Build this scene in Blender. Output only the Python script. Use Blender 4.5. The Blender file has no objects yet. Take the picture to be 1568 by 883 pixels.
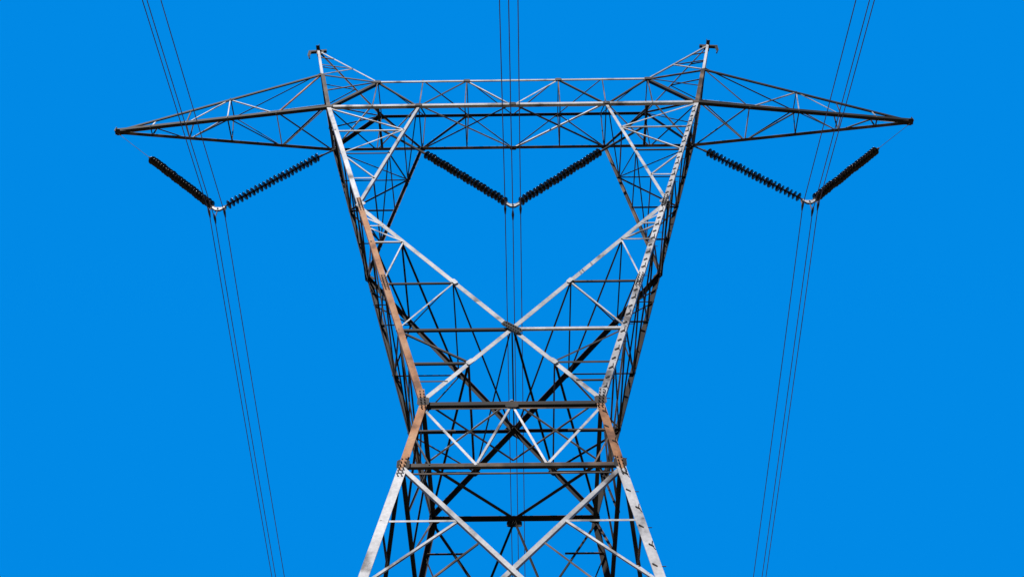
import bpy, math, random
from mathutils import Vector, Matrix
random.seed(7)
sc=bpy.context.scene
EYE=1.7
YC=22.46
# ------------------------------------------------------------------ materials
def newmat(name):
    m=bpy.data.materials.new(name); m.use_nodes=True
    nt=m.node_tree; b=nt.nodes['Principled BSDF']; return m,nt,b
def steel(name,c1,c2,c3,rough=.5,metal=.35,scale=1.3,lo=.36,hi=.66,isl=.7,grime=.8):
    m,nt,b=newmat(name)
    tc=nt.nodes.new('ShaderNodeTexCoord')
    n1=nt.nodes.new('ShaderNodeTexNoise'); n1.inputs['Scale'].default_value=scale; n1.inputs['Detail'].default_value=6
    n2=nt.nodes.new('ShaderNodeTexNoise'); n2.inputs['Scale'].default_value=14; n2.inputs['Detail'].default_value=5
    nt.links.new(tc.outputs['Object'],n1.inputs['Vector']); nt.links.new(tc.outputs['Object'],n2.inputs['Vector'])
    r=nt.nodes.new('ShaderNodeValToRGB')
    r.color_ramp.elements[0].position=lo; r.color_ramp.elements[0].color=(*c1,1)
    r.color_ramp.elements[1].position=hi; r.color_ramp.elements[1].color=(*c3,1)
    e=r.color_ramp.elements.new((lo+hi)/2-.04); e.color=(*c2,1)
    nt.links.new(n1.outputs['Fac'],r.inputs['Fac'])
    mr=nt.nodes.new('ShaderNodeMapRange'); mr.inputs['From Min'].default_value=.3; mr.inputs['From Max'].default_value=.7
    mr.inputs['To Min'].default_value=grime; mr.inputs['To Max'].default_value=1.1
    nt.links.new(n2.outputs['Fac'],mr.inputs['Value'])
    ge=nt.nodes.new('ShaderNodeNewGeometry')
    m2=nt.nodes.new('ShaderNodeMapRange'); m2.inputs['To Min'].default_value=isl; m2.inputs['To Max'].default_value=1.1
    nt.links.new(ge.outputs['Random Per Island'],m2.inputs['Value'])
    mm=nt.nodes.new('ShaderNodeMath'); mm.operation='MULTIPLY'
    nt.links.new(mr.outputs['Result'],mm.inputs[0]); nt.links.new(m2.outputs['Result'],mm.inputs[1])
    mx=nt.nodes.new('ShaderNodeVectorMath'); mx.operation='SCALE'
    nt.links.new(r.outputs['Color'],mx.inputs[0]); nt.links.new(mm.outputs[0],mx.inputs['Scale'])
    nt.links.new(mx.outputs['Vector'],b.inputs['Base Color'])
    b.inputs['Roughness'].default_value=rough; b.inputs['Metallic'].default_value=metal
    bp=nt.nodes.new('ShaderNodeBump'); bp.inputs['Strength'].default_value=.2; bp.inputs['Distance'].default_value=.01
    nt.links.new(n2.outputs['Fac'],bp.inputs['Height']); nt.links.new(bp.outputs['Normal'],b.inputs['Normal'])
    return m
M_L=steel('galvanised_steel',(.13,.12,.12),(.45,.45,.47),(.60,.60,.62),.6,.08,1.5,.32,.60,.72,.82)  # sunlight put into colour: paler steel; dark mottling stands for stains and shadows
M_D=steel('shaded_dark_steel',(.005,.004,.004),(.010,.008,.007),(.04,.026,.018),.7,.05,1.3,.4,.7)  # same steel with shade painted in, for back and unlit members
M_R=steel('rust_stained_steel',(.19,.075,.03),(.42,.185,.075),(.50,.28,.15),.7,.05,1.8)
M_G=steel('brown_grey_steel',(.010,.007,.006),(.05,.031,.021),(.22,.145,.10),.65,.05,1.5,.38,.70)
MATS=[M_L,M_D,M_R,M_G]; IDX={'L':0,'D':1,'R':2,'G':3}

class MB:
    def __init__(s): s.v=[];s.f=[];s.m=[]
    def prism(s,prof0,prof1,mi):
        n=len(prof0);b=len(s.v); s.v+=prof0+prof1
        for i in range(n):
            j=(i+1)%n; s.f.append((b+i,b+j,b+n+j,b+n+i)); s.m.append(mi)
        s.f.append(tuple(b+i for i in reversed(range(n)))); s.m.append(mi)
        s.f.append(tuple(b+n+i for i in range(n))); s.m.append(mi)
    def build(s,name,mats,parent=None,smooth=False):
        me=bpy.data.meshes.new(name); me.from_pydata([tuple(p) for p in s.v],[],s.f)
        for m in mats: me.materials.append(m)
        me.polygons.foreach_set('material_index',s.m)
        if smooth: me.polygons.foreach_set('use_smooth',[True]*len(s.f))
        me.update()
        import bmesh
        bm=bmesh.new(); bm.from_mesh(me); bmesh.ops.recalc_face_normals(bm,faces=bm.faces); bm.to_mesh(me); bm.free()
        o=bpy.data.objects.new(name,me); sc.collection.objects.link(o)
        if parent: o.parent=parent
        return o

def angle(mb,A,B,w,f1,f2,mat,t=None):
    A=Vector(A);B=Vector(B);ax=(B-A).normalized()
    f1=Vector(f1);f1=(f1-ax*f1.dot(ax)).normalized()
    f2=Vector(f2);f2=(f2-ax*f2.dot(ax)-f1*f2.dot(f1)).normalized()
    t=t or max(.010,w*.10)
    pr=[(0,0),(w,0),(w,t),(t,t),(t,w),(0,w)]
    mb.prism([A+f1*a+f2*b for a,b in pr],[B+f1*a+f2*b for a,b in pr],IDX[mat])
def brace(mb,A,B,w,n,mat='L',flip=None,off=None):
    w*=.80 if w<.1 else .92
    A=Vector(A);B=Vector(B);n=Vector(n).normalized();ax=(B-A).normalized()
    n=(n-ax*n.dot(ax)).normalized()
    f1=ax.cross(n)
    if flip is None: flip=random.random()<.5
    if f1.z>0 : f1=-f1
    if flip: f1=-f1
    off=off if off is not None else random.uniform(.012,.04)
    o=-f1*(w/2)-n*off
    angle(mb,A+o,B+o,w,f1,-n,mat)
def plate(mb,c,n,u,sx,sz,mat='G',th=.014,off=.006,chamf=.3):
    c=Vector(c);n=Vector(n).normalized();u=Vector(u);u=(u-n*u.dot(n)).normalized();v=n.cross(u)
    k=chamf
    pts=[(-1,-1+k),(-1+k,-1),(1-k,-1),(1,-1+k),(1,1-k),(1-k,1),(-1+k,1),(-1,1-k)]
    P=[c+u*a*sx/2+v*b*sz/2+n*off for a,b in pts]
    mb.prism(P,[p+n*th for p in P],IDX[mat])
def rod(mb,A,B,r,mi=0,ns=6,r2=None):
    A=Vector(A);B=Vector(B);ax=(B-A).normalized()
    q=ax.orthogonal().normalized();w=ax.cross(q);r2=r if r2 is None else r2
    c=[(math.cos(i*2*math.pi/ns),math.sin(i*2*math.pi/ns)) for i in range(ns)]
    mb.prism([A+(q*a+w*b)*r for a,b in c],[B+(q*a+w*b)*r2 for a,b in c],mi)

# ------------------------------------------------------------------ tower geometry (z measured from eye level)
Z1=19.64; Z2=17.37; ZK=29.17; ZB=36.12; ZT=38.25; ZA=39.0; ZP=42.2
def h(z): return 3.915-.0817*z if z>=Z1 else 2.31+.138*(Z1-z)
def w(z):
    if z>=Z1: return 2.28+.2761*(z-Z1)
    if z>=Z2: return 2.28+.142*(Z1-z)
    return 2.602+.158*(Z2-z)
def P(x,z,fb,hh=None): return Vector((x,fb*(h(z) if hh is None else hh),z))
root=bpy.data.objects.new('lattice_transmission_tower',None); sc.collection.objects.link(root)
root.location=(0.03,YC,EYE); root.rotation_euler=(0,0,math.radians(-.85))

body=MB(); win=MB(); beam=MB(); arms=MB(); hw=MB()
def lerp(a,b,t): return Vector(a).lerp(Vector(b),t)
XC=22.66
def dx(z): return 4.91*(z-XC)/(ZK-XC)
def dlow(z): return 2.28*(XC-z)/(XC-Z1)
def ix(z): return 4.91+(3.45-4.91)*(z-ZK)/(ZB-ZK)

# legs -----------------------------------------------------------------
for s in (-1,1):
    for fb in (-1,1):
        inx=(-s,0,0); iny=(0,-fb,0)
        def leg(mb,za,zb,wd,mat): angle(mb,P(s*w(za),za,fb),P(s*w(zb),zb,fb),wd,inx,iny,mat)
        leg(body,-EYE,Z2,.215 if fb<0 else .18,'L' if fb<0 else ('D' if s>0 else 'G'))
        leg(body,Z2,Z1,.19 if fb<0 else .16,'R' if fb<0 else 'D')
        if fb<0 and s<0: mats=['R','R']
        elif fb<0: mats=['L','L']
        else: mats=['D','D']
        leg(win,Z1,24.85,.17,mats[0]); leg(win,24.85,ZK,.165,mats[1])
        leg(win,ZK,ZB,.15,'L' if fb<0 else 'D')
        A=P(s*w(ZB),ZB,fb); B=Vector((s*7.45,fb*.73,ZA)); PK=Vector((s*8.1,0,ZP))
        angle(beam,A,B,.14,inx,iny,'G' if fb<0 else 'D')
        angle(beam,B,PK+Vector((0,fb*.08,0)),.10,inx,iny,'L' if fb<0 else 'D')
        for zz in (Z2-.05,Z1+.1,ZK,24.85):
            c=P(s*(w(zz)-.09),zz,fb); n=Vector((0,fb,0))
            ax=(P(s*w(zz+.3),zz+.3,fb)-P(s*w(zz-.3),zz-.3,fb)).normalized()
            pm=('R' if (s<0 or zz<Z1) else 'L') if fb<0 else 'D'
            plate(body,c,n,ax,.75,.14,pm,chamf=.05)
            if fb<0:
                for k in range(7):
                    for q in (-.045,.045):
                        b0=c+ax*(k-3)*.1+Vector((q,0,0))+n*.02
                        rod(hw,b0,b0+n*.04,.02,IDX['D'])

# faces ----------------------------------------------------------------
for fb in (-1,1):
    n=Vector((0,fb,0))
    F=fb<0
    brace(body,P(-w(Z1),Z1,fb),P(w(Z1),Z1,fb),.12,n,'D',off=.03)
    brace(body,P(-w(Z2),Z2,fb),P(w(Z2),Z2,fb),.11,n,'G' if F else 'D',off=.03)
    if F: brace(body,P(-w(Z1),Z1-.13,fb),P(w(Z1),Z1-.13,fb),.05,n,'G',off=.1)
    if F: brace(body,P(-w(Z2),Z2-.22,fb),P(w(Z2),Z2-.22,fb),.04,n,'G',off=.1)
    plate(body,P(0,Z1-.1,fb),n,(1,0,0),.32 if F else .42,.2,'D')
    for s in (-1,1):
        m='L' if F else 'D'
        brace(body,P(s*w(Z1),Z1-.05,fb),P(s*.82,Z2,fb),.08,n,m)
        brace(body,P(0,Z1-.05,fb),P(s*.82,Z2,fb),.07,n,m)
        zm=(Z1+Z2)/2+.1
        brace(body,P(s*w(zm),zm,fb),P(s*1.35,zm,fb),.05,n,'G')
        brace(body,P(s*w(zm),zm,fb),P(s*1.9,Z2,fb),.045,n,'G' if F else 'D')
        zl=9.35; zc=14.05
        brace(body,P(s*w(Z2),Z2,fb),P(-s*w(zl),zl,fb),.11,n,m,off=.02+.03*s)
        zq=15.55; qx=w(Z2)*(zq-zc)/(Z2-zc)
        brace(body,P(s*w(zq),zq,fb),P(s*qx,zq,fb),.06,n,m)
        brace(body,P(s*qx,zq,fb),P(s*w(13.6),13.6,fb),.065,n,m)
        brace(body,P(s*w(12),12,fb),P(s*w(zl)*(zc-12)/(zc-zl),12,fb),.06,n,m)
        brace(body,P(s*w(12),12,fb),P(s*qx*.6,14.9,fb),.05,n,'G')
        brace(body,P(s*w(zl),zl,fb),P(-s*w(-1.4),-1.4,fb),.13,n,m,off=.02+.03*s)
        plate(body,P(s*(w(Z2)-.1),Z2,fb),n,(1,0,0),.3,.26,'D')
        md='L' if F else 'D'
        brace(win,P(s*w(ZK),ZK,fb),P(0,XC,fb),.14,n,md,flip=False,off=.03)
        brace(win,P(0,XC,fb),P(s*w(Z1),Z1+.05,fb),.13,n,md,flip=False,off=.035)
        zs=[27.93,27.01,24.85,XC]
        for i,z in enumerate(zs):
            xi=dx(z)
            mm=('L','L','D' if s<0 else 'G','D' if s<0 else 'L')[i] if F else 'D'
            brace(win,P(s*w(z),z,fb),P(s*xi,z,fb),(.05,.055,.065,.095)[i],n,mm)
        zz=[(dx(27.93),27.93,28.55),(dx(27.01),27.01,27.93),(dx(27.01),27.01,24.85),(dx(24.85),24.85,XC)]
        for x0,z0,zl2 in zz:
            brace(win,P(s*x0,z0,fb),P(s*w(zl2),zl2,fb),.055,n,'L' if F else 'D')
        z=21.23
        brace(win,P(s*w(z),z,fb),P(s*dlow(z),z,fb),.08,n,'D')
        brace(win,P(s*dlow(z),z,fb),P(s*w(XC),XC,fb),.06,n,'D')
        if F: brace(win,P(s*dlow(20.5),20.5,fb),P(s*w(20.5),20.5,fb),.05,n,'D' if s>0 else 'G')
        brace(win,P(s*w(ZK),ZK,fb),P(s*3.45,ZB,fb),.11,n,'L' if F else 'G',off=.03)
        lv=[30.9,32.6,34.3]
        for i,z in enumerate(lv):
            brace(win,P(s*w(z),z,fb),P(s*ix(z),z,fb),.055,n,'L' if F and i!=1 else 'D')
        pts=[(w(ZB),ZB),(ix(34.3),34.3),(w(32.6),32.6),(ix(30.9),30.9)]
        for a,b in zip(pts,pts[1:]):
            brace(win,P(s*a[0],a[1],fb),P(s*b[0],b[1],fb),.055,n,'L' if F else 'D')
        plate(win,P(s*(w(ZK)-.1),ZK,fb),n,(1,0,1),.30,.2,'L' if F else 'D')
        plate(win,P(s*dx(24.85),24.85,fb),n,(s*.78,0,1),.22,.13,'L' if F else 'D')
        plate(win,P(s*dlow(21.23),21.23,fb),n,(s,0,-1),.22,.14,'L' if F else 'D')
        plate(win,P(s*(w(Z1)-.08),Z1+.05,fb),n,(1,0,0),.3,.26,'G' if F else 'D')
    # lap joint at the crossing of the main diagonals
    plate(win,P(0,XC,fb),n,(.78,0,-.62),.64,.2,'D',off=.02)
    if F:
        ax=Vector((.78,0,-.62)).normalized()
        for k in range(-3,4):
            for q in (-.05,.05):
                b0=P(0,XC,fb)+ax*k*.08+Vector((.62,0,.78))*q+n*.03
                rod(hw,b0,b0+n*.03,.018,IDX['D'])

# side faces ----------------------------------------------------------
for s in (-1,1):
    n=Vector((s,0,0))
    lv=[Z1,21.23,XC,24.85,27.01,ZK,30.9,32.6,34.3,ZB]
    for i,z in enumerate(lv):
        brace(win,P(s*w(z),z,-1),P(s*w(z),z,1),.06 if i else .12,n,'G' if i%2 else 'D')
    k=-1
    for a,b in zip(lv,lv[1:]):
        brace(win,P(s*w(a),a,k),P(s*w(b),b,-k),.06,n,random.choice('GDL'))
        if a<27 and a>20: brace(win,P(s*w(a),a,-k),P(s*w(b),b,k),.05,n,'D')
        k=-k
    brace(body,(s*w(Z2),-h(Z2),Z2),(s*w(Z2),h(Z2),Z2),.11,n,'D')
    for fb in (-1,1):
        brace(body,P(s*w(Z1),Z1,fb),(s*w(Z2),fb*.82,Z2),.07,n,'G')
        brace(body,(s*w(Z1),0,Z1),(s*w(Z2),fb*.82,Z2),.06,n,'D')
        brace(body,P(s*w(Z2),Z2,fb),P(s*w(9.35),9.35,-fb),.10,n,'D' if fb<0 else 'G',off=.02+.03*fb)
        zq=15.55;q=h(Z2)*(zq-14.05)/(Z2-14.05)
        brace(body,P(s*w(zq),zq,fb),(s*w(zq),fb*q,zq),.06,n,'G')
        brace(body,P(s*w(13.6),13.6,fb),(s*w(zq),fb*q,zq),.06,n,'L')
        brace(body,P(s*w(12),12,fb),(s*w(12),fb*h(9.35)*(14.05-12)/(14.05-9.35),12),.06,n,'G')
        brace(body,P(s*w(9.35),9.35,fb),P(s*w(-1.4),-1.4,-fb),.13,n,'D',off=.02+.03*fb)
    up=Vector((0,0,-1))
    for fb in (-1,1):
        brace(body,(s*w(Z1),0,Z1),(0,fb*h(Z1),Z1),.11 if fb>0 else .07,up,'D' if fb>0 else 'L',off=.05)
        brace(body,(s*w(9.35),0,9.35),(0,fb*h(9.35),9.35),.08,up,'G',off=.05)
    brace(body,(-w(Z1)*s,-h(Z1),Z1),(0,0,Z1),.045,up,'G',off=.12)
    ni=Vector((-s*.8,0,.6))
    zz=[ZK,27.01,24.85,XC]
    for i,z in enumerate(zz):
        if i<3: brace(win,P(s*dx(z),z,-1),P(s*dx(z),z,1),.055,ni,'D')
    for a,b in zip(zz,zz[1:]):
        brace(win,P(s*dx(a),a,-1),P(s*dx(b),b,1),.065,ni,'D')
        if 26<a<28: brace(win,P(s*dx(a),a,1),P(s*dx(b),b,-1),.045,ni,'G')
    zl=21.23
    brace(win,P(s*dlow(zl),zl,-1),P(s*dlow(zl),zl,1),.06,ni,'G')
    brace(win,P(0,XC,-1),P(s*dlow(zl),zl,1),.06,ni,'D')
    brace(win,P(s*dlow(zl),zl,-1),P(s*w(Z1),Z1,1),.06,ni,'D')
    n2=Vector((-s,0,-.2)); lv=[ZK,30.9,32.6,34.3,ZB]; k=-1
    for z in lv[1:-1]: brace(win,P(s*ix(z),z,-1),P(s*ix(z),z,1),.05,n2,'G')
    for a,b in zip(lv,lv[1:]):
        brace(win,P(s*ix(a),a,k),P(s*ix(b),b,-k),.05,n2,'D'); k=-k
brace(win,P(0,XC,-1),P(0,XC,1),.05,(0,0,-1),'D')

# bridge / cross beam ---------------------------------------------------
HB=h(ZB); HT=h(ZT); XT=5.16; XM=1.75; XI=3.45; XO=w(ZB)
for fb in (-1,1):
    F=fb<0; n=Vector((0,fb,.05))
    up=(0,0,1)
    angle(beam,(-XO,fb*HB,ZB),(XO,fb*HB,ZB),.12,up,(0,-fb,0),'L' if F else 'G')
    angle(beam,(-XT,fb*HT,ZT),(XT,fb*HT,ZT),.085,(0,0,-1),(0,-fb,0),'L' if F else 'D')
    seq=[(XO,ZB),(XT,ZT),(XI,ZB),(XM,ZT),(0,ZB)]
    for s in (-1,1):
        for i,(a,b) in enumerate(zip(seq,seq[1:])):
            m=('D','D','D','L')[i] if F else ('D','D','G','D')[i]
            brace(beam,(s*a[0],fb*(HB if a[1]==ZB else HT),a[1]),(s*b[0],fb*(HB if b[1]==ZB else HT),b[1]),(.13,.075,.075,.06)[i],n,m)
        for x in (XI-.02,XM,XT):
            brace(beam,(s*x,fb*HB,ZB),(s*x,fb*HT,ZT),.05,n,'G' if F else 'D')
        brace(beam,(s*XT,fb*HT,ZT),(s*7.45,fb*.73,ZA),.07,n,'G')
        brace(beam,(s*XT,fb*HT,ZT),(s*8.05,fb*.06,ZP),.065,n,'L' if F else 'G')
        for t in (.4,.72):
            a=lerp((s*7.45,fb*.73,ZA),(s*8.1,fb*.06,ZP),t); b=lerp((s*XT,fb*HT,ZT),(s*8.05,fb*.06,ZP),t)
            brace(beam,a,b,.045,n,'G')
        brace(beam,lerp((s*XT,fb*HT,ZT),(s*8.05,fb*.06,ZP),.4),(s*7.45,fb*.73,ZA),.05,n,'L' if F else 'D')
        brace(beam,(s*7.15,fb*.87,37.5),(s*XT,fb*HT,ZT),.045,n,'G')
        for x,z in ((XO-.1,ZB),(XT,ZT),(XI,ZB),(XM,ZT)):
            plate(beam,(s*x,fb*(HB if z==ZB else HT),z+(.05 if z==ZB else -.05)),n,(1,0,0),.24,.17,'G' if F else 'D')
    plate(beam,(0,fb*HB,ZB+.05),n,(1,0,0),.24,.18,'G' if F else 'D')
dn=Vector((0,0,-1))
for s in (-1,1):
    for (a,b) in ((XO,XT),(XT,XI)):
        brace(beam,(s*a,-HB,ZB),(s*b,HB,ZB),.06,dn,'D'); brace(beam,(s*a,HB,ZB),(s*b,-HB,ZB),.06,dn,'L')
    brace(beam,(s*XI,-HB,ZB),(0,HB,ZB),.07,dn,'L'); brace(beam,(s*XI,HB,ZB),(0,-HB,ZB),.065,dn,'D')
    for x in (XO,4.95,XI,XM): brace(beam,(s*x,-HB,ZB),(s*x,HB,ZB),.10 if x==4.95 else .05,dn,'D')
    for (a,b) in ((XT,XI),(XI,XM),(XM,0)):
        brace(beam,(s*a,-HT,ZT),(s*b,HT,ZT),.045,dn,'G')
    for x in (XT,XM): brace(beam,(s*x,-HT,ZT),(s*x,HT,ZT),.045,dn,'G')
    for x in (XT,XI):
        brace(beam,(s*x,-HB,ZB),(s*x,HT,ZT),.05,(s,0,0),'D')
    brace(beam,(s*7.45,-.73,ZA),(s*7.45,.73,ZA),.07,dn,'D')
    brace(beam,(s*XO,-HB,ZB),(s*7.45,.73,ZA),.06,(s,0,0),'G')
    # earth-wire peak: cap angle, bracket and hanging shackle
    angle(beam,(s*8.0,-.26,ZP),(s*8.0,.26,ZP),.13,(s,0,0),(0,0,1),'D')
    angle(beam,(s*7.72,0,ZP+.04),(s*8.46,0,ZP-.05),.11,(0,1,0),(0,0,1),'D')
    plate(beam,(s*8.40,0,ZP-.22),(0,-1,0),(0,0,1),.40,.12,'D',off=0)
    rod(beam,(s*8.40,0,ZP-.4),(s*8.34,0,ZP-.62),.03,IDX['D'],8)
    plate(beam,(s*7.96,-.03,ZP-.14),(0,-1,0),(1,0,0),.28,.34,'G',off=0)

# outer cross-arms ------------------------------------------------------
TX=14.88; TZ=36.1
for s in (-1,1):
    ts=[0,.235,.465,.66,.83]
    Bn={};Tn={}
    for fb in (-1,1):
        tip=Vector((s*TX,fb*.07,TZ))
        b0=Vector((s*XO,fb*HB,ZB)); t0=Vector((s*7.45,fb*.73,ZA)); tt=Vector((s*(TX-.25),fb*.07,TZ+.12))
        F=fb<0; n=Vector((0,fb,0))
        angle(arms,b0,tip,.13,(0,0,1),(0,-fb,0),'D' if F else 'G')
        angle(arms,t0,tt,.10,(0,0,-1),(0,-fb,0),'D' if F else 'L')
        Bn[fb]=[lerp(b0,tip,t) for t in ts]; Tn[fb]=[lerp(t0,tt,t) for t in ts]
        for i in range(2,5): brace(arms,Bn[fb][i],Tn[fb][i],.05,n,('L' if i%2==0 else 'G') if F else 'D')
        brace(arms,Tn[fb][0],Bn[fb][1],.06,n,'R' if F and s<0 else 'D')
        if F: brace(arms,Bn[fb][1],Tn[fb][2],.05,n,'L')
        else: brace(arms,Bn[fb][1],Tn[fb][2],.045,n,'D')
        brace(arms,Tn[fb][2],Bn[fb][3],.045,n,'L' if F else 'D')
        plate(arms,tip+Vector((-s*.25,0,.05)),n,(1,0,0),.5,.16,'G',chamf=.15)
    for i in range(1,5):
        brace(arms,Bn[-1][i],Bn[1][i],.05,dn,'D' if i%2==0 else 'L')
    brace(arms,Tn[-1][2],Tn[1][2],.045,dn,'G')
    k=1
    for i in range(4):
        brace(arms,Bn[-k][i],Bn[k][i+1],.055,dn,'L' if i%2==0 else 'D')
        k=-k
    brace(arms,Bn[1][0],Bn[-1][1],.05,dn,'D')
    brace(arms,Tn[-1][0],Tn[1][2],.045,dn,'D')
    angle(arms,(s*(TX-.05),-.14,TZ),(s*(TX-.05),.14,TZ),.16,(-s,0,0),(0,0,1),'G')
    brace(arms,P(s*w(34.75),34.75,-1),P(s*w(34.75),34.75,1),.10,(s,0,0),'D')

# step bolts up the right front leg ------------------------------------
z=3.0;i=0
while z<35.8:
    x=w(z);c=P(x,z,-1)
    if z>Z1:
        if i%2: rod(hw,c+Vector((-.04,.0,0)),c+Vector((-.04,-.15,0)),.012,IDX['D'])
        else:   rod(hw,c+Vector((0,.05,0)),c+Vector((.13,.05,0)),.011,IDX['D'])
        plate(hw,c+Vector((-.10,0,0)),(0,-1,0),(1,0,.75),.13,.035,'D',off=.004,chamf=.1)
        z+=.38
    else:
        if i%2: rod(hw,c+Vector((-.05,.0,0)),c+Vector((-.05,-.14,0)),.010,IDX['D'])
        else:   rod(hw,c+Vector((0,.05,0)),c+Vector((.10,.05,0)),.010,IDX['D'])
        plate(hw,c+Vector((-.07 if i%2 else -.14,0,0)),(0,-1,0),(.8,0,-.6),.12,.026,'D',off=.004,chamf=.1)
        z+=.56
    i+=1
foot=MB()
for s in (-1,1):
    for fb in (-1,1):
        c=P(s*w(-EYE),-EYE,fb)
        rod(foot,c+Vector((-s*.1,-fb*.1,-.5)),c+Vector((-s*.1,-fb*.1,.35)),.45,0,20)
mc,nt,b=newmat('concrete'); b.inputs['Roughness'].default_value=.9
nz=nt.nodes.new('ShaderNodeTexNoise'); nz.inputs['Scale'].default_value=6
rp=nt.nodes.new('ShaderNodeValToRGB'); rp.color_ramp.elements[0].color=(.22,.21,.19,1); rp.color_ramp.elements[1].color=(.38,.36,.33,1)
nt.links.new(nz.outputs['Fac'],rp.inputs['Fac']); nt.links.new(rp.outputs['Color'],b.inputs['Base Color'])
body.build('tower_body',MATS,root); win.build('window_frame',MATS,root); beam.build('bridge_beam',MATS,root)
arms.build('cross_arms',MATS,root); hw.build('step_bolts',MATS,root); foot.build('footings',[mc],root)

# ------------------------------------------------------------------ insulators
mi_,nt,b=newmat('brown_glazed_porcelain'); b.inputs['Roughness'].default_value=.22
nz=nt.nodes.new('ShaderNodeTexNoise'); nz.inputs['Scale'].default_value=9
rp=nt.nodes.new('ShaderNodeValToRGB'); rp.color_ramp.elements[0].color=(.003,.0025,.0025,1); rp.color_ramp.elements[1].color=(.016,.009,.007,1)
nt.links.new(nz.outputs['Fac'],rp.inputs['Fac']); nt.links.new(rp.outputs['Color'],b.inputs['Base Color'])
def inst(o):
    o.location=root.location; o.rotation_euler=root.rotation_euler
def string(A,B,top,linkr,linkmat):
    A=Vector(A);B=Vector(B);top=Vector(top);ax=(B-A).normalized();L=(B-A).length
    e=bpy.data.objects.new('insulator_string',None); sc.collection.objects.link(e); inst(e)
    mb=MB(); q=ax.orthogonal().normalized();v=ax.cross(q)
    nd=24; sp=L/nd; ns=20
    prof=[(.0,.035),(.02,.055),(.05,.058),(.06,.085),(.078,.138),(.092,.158),(.100,.150),(.098,.10),(.108,.095),(.102,.06),(.116,.05),(.110,.025)]
    k=sp/.17
    for d in range(nd):
        o=A+ax*(d*sp); base=len(mb.v)
        wob=(q*random.uniform(-.012,.012)+v*random.uniform(-.012,.012))
        tl=ax*random.uniform(-.02,.02)
        for a,r in prof:
            for j in range(ns):
                t=j*2*math.pi/ns; mb.v.append(o+ax*(a*k)+(q*math.cos(t)+v*math.sin(t))*r+wob*(r/.14)+tl*math.cos(t)*(r/.15))
        for a in range(len(prof)-1):
            for j in range(ns):
                mb.f.append((base+a*ns+j,base+a*ns+(j+1)%ns,base+(a+1)*ns+(j+1)%ns,base+(a+1)*ns+j)); mb.m.append(0)
        rod(mb,o,o+ax*sp*1.02,.024,0,8)
    mb.build('discs',[mi_],e,True)
    hb=MB()
    rod(hb,top,A,linkr,IDX[linkmat],8)
    rod(hb,A-ax*.14,A+ax*.02,.045,IDX['G'],8)
    rod(hb,B,B+ax*.22,.03,IDX['G'],8)
    hb.build('end_fittings',MATS,e)
ZV=31.24
M_W=steel('aluminium_conductor',(.10,.065,.07),(.15,.105,.11),(.22,.16,.17),.5,.3)
for cx in (-10.02,0,10.02):
    bz=ZV+.06
    if cx==0:
        for s in (-1,1): string((s*3.16,0,34.38),(s*.24,0,bz+.05),(s*4.95,0,ZB-.02),.045,'D')
    else:
        s=1 if cx>0 else -1
        string((s*13.05,0,34.25),(cx+s*.24,0,bz+.05),(s*14.8,0,TZ-.02),.009,'G')
        string((s*6.98,0,34.28),(cx-s*.26,0,bz+.05),(s*w(34.75),0,34.75),.03,'D')
    y=MB()
    for yy in (-.03,.03):
        pts=[(-.25,.04),(-.25,-.03),(-.08,-.2),(.08,-.2),(.25,-.03),(.25,.04),(.1,-.05),(-.1,-.05)]
        Pp=[Vector((cx+a,yy-.006,ZV+b)) for a,b in pts]
        y.prism(Pp,[p+Vector((0,.012,0)) for p in Pp],IDX['L' if yy<0 else 'G'])
    subs=[(-.26,-.28),(.26,-.28),(0,-.62)]
    rod(y,(cx,0,ZV-.18),(cx,0,ZV-.62),.018,IDX['G'])
    for a,b in subs:
        if a: rod(y,(cx+a,0,ZV),(cx+a,0,ZV+b),.018,IDX['G'])
        c=Vector((cx+a,0,ZV+b))
        rod(y,c+Vector((0,-.2,-.04)),c+Vector((0,0,-.01)),.022,IDX['G'],8,.045)
        rod(y,c+Vector((0,0,-.01)),c+Vector((0,.2,-.04)),.045,IDX['G'],8,.022)
    for a in (-.24,.24,0):
        rod(y,(cx+a,-.06,ZV-(.13 if a==0 else 0)),(cx+a,.06,ZV-(.13 if a==0 else 0)),.03,IDX['D'])
    o=y.build('yoke_plate',MATS); inst(o)
    cu=bpy.data.curves.new('power_line','CURVE'); cu.dimensions='3D'; cu.bevel_depth=.0145; cu.bevel_resolution=2
    for a,b in subs:
        sp=cu.splines.new('POLY'); ys=[]
        yv=-175
        while yv<=175:
            ys.append(yv); yv+=1.0 if abs(yv)<25 else 5
        sp.points.add(len(ys)-1)
        for p,yv in zip(sp.points,ys):
            sl=.176 if yv<0 else .162
            u=abs(yv); dz=-sl*u+sl*u*u/350.
            p.co=(cx+a,yv,ZV+b-.03+dz,1)
    co=bpy.data.objects.new('power_line',cu); sc.collection.objects.link(co); inst(co)
    cu.materials.append(M_W)

# ------------------------------------------------------------------ ground
g=MB(); g.v=[Vector((-3000,-3000,0)),Vector((3000,-3000,0)),Vector((3000,3000,0)),Vector((-3000,3000,0))]; g.f=[(0,1,2,3)]; g.m=[0]
mg,nt,b=newmat('dry_grass'); b.inputs['Roughness'].default_value=.95
tc=nt.nodes.new('ShaderNodeTexCoord'); nz=nt.nodes.new('ShaderNodeTexNoise'); nz.inputs['Scale'].default_value=.4; nz.inputs['Detail'].default_value=10
nt.links.new(tc.outputs['Object'],nz.inputs['Vector'])
rp=nt.nodes.new('ShaderNodeValToRGB'); rp.color_ramp.elements[0].position=.35; rp.color_ramp.elements[1].position=.65
rp.color_ramp.elements[0].color=(.05,.055,.02,1); rp.color_ramp.elements[1].color=(.17,.11,.055,1)
nt.links.new(nz.outputs['Fac'],rp.inputs['Fac']); nt.links.new(rp.outputs['Color'],b.inputs['Base Color'])
g.build('ground',[mg])

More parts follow.
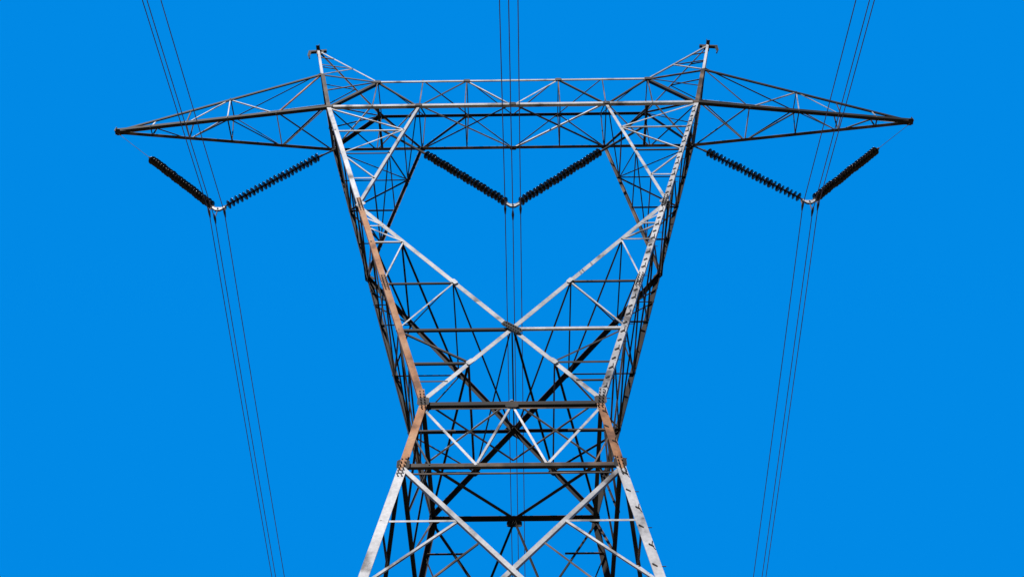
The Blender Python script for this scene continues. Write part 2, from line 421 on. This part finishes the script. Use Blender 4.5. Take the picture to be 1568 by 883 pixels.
# ------------------------------------------------------------------ light
sd=Vector((-.36,-.66,.72)).normalized()
sun=bpy.data.lights.new('sun','SUN'); sun.energy=5; sun.angle=math.radians(.5); sun.color=(1,.96,.92)
so=bpy.data.objects.new('sun',sun); sc.collection.objects.link(so)
so.rotation_euler=sd.to_track_quat('Z','Y').to_euler(); so.location=(-20,-20,60)
W=bpy.data.worlds.new('World'); sc.world=W; W.use_nodes=True; nt=W.node_tree; bg=nt.nodes['Background']
sk=nt.nodes.new('ShaderNodeTexSky'); sk.sky_type='NISHITA'; sk.sun_disc=False
sk.sun_elevation=math.asin(sd.z); sk.sun_rotation=math.atan2(sd.x,sd.y)
bg.inputs['Strength'].default_value=.1
tc=nt.nodes.new('ShaderNodeTexCoord'); sx=nt.nodes.new('ShaderNodeSeparateXYZ'); nt.links.new(tc.outputs['Generated'],sx.inputs[0])
mr=nt.nodes.new('ShaderNodeMapRange'); mr.inputs['From Min'].default_value=-.4; mr.inputs['From Max'].default_value=.3
mr.inputs['To Min'].default_value=.22; mr.inputs['To Max'].default_value=1
nt.links.new(sx.outputs['Y'],mr.inputs['Value'])
mix=nt.nodes.new('ShaderNodeMix'); mix.data_type='RGBA'; mix.inputs['Factor'].default_value=.997
nt.links.new(sk.outputs['Color'],mix.inputs['A']); mix.inputs['B'].default_value=(.0,2.51,7.9,1)
vm=nt.nodes.new('ShaderNodeVectorMath'); vm.operation='SCALE'
nt.links.new(mix.outputs['Result'],vm.inputs[0]); nt.links.new(mr.outputs['Result'],vm.inputs['Scale'])
nt.links.new(vm.outputs['Vector'],bg.inputs['Color'])
# ------------------------------------------------------------------ camera
cam=bpy.data.cameras.new('camera'); cam.sensor_width=36; cam.lens=36*1730/1568; cam.clip_end=8000; cam.clip_start=.1
co=bpy.data.objects.new('camera',cam); sc.collection.objects.link(co); co.location=(0,0,EYE); co.rotation_euler=(math.radians(90+50),0,0)
sc.camera=co
sc.view_settings.view_transform='Standard'; sc.view_settings.look='None'; sc.view_settings.exposure=0
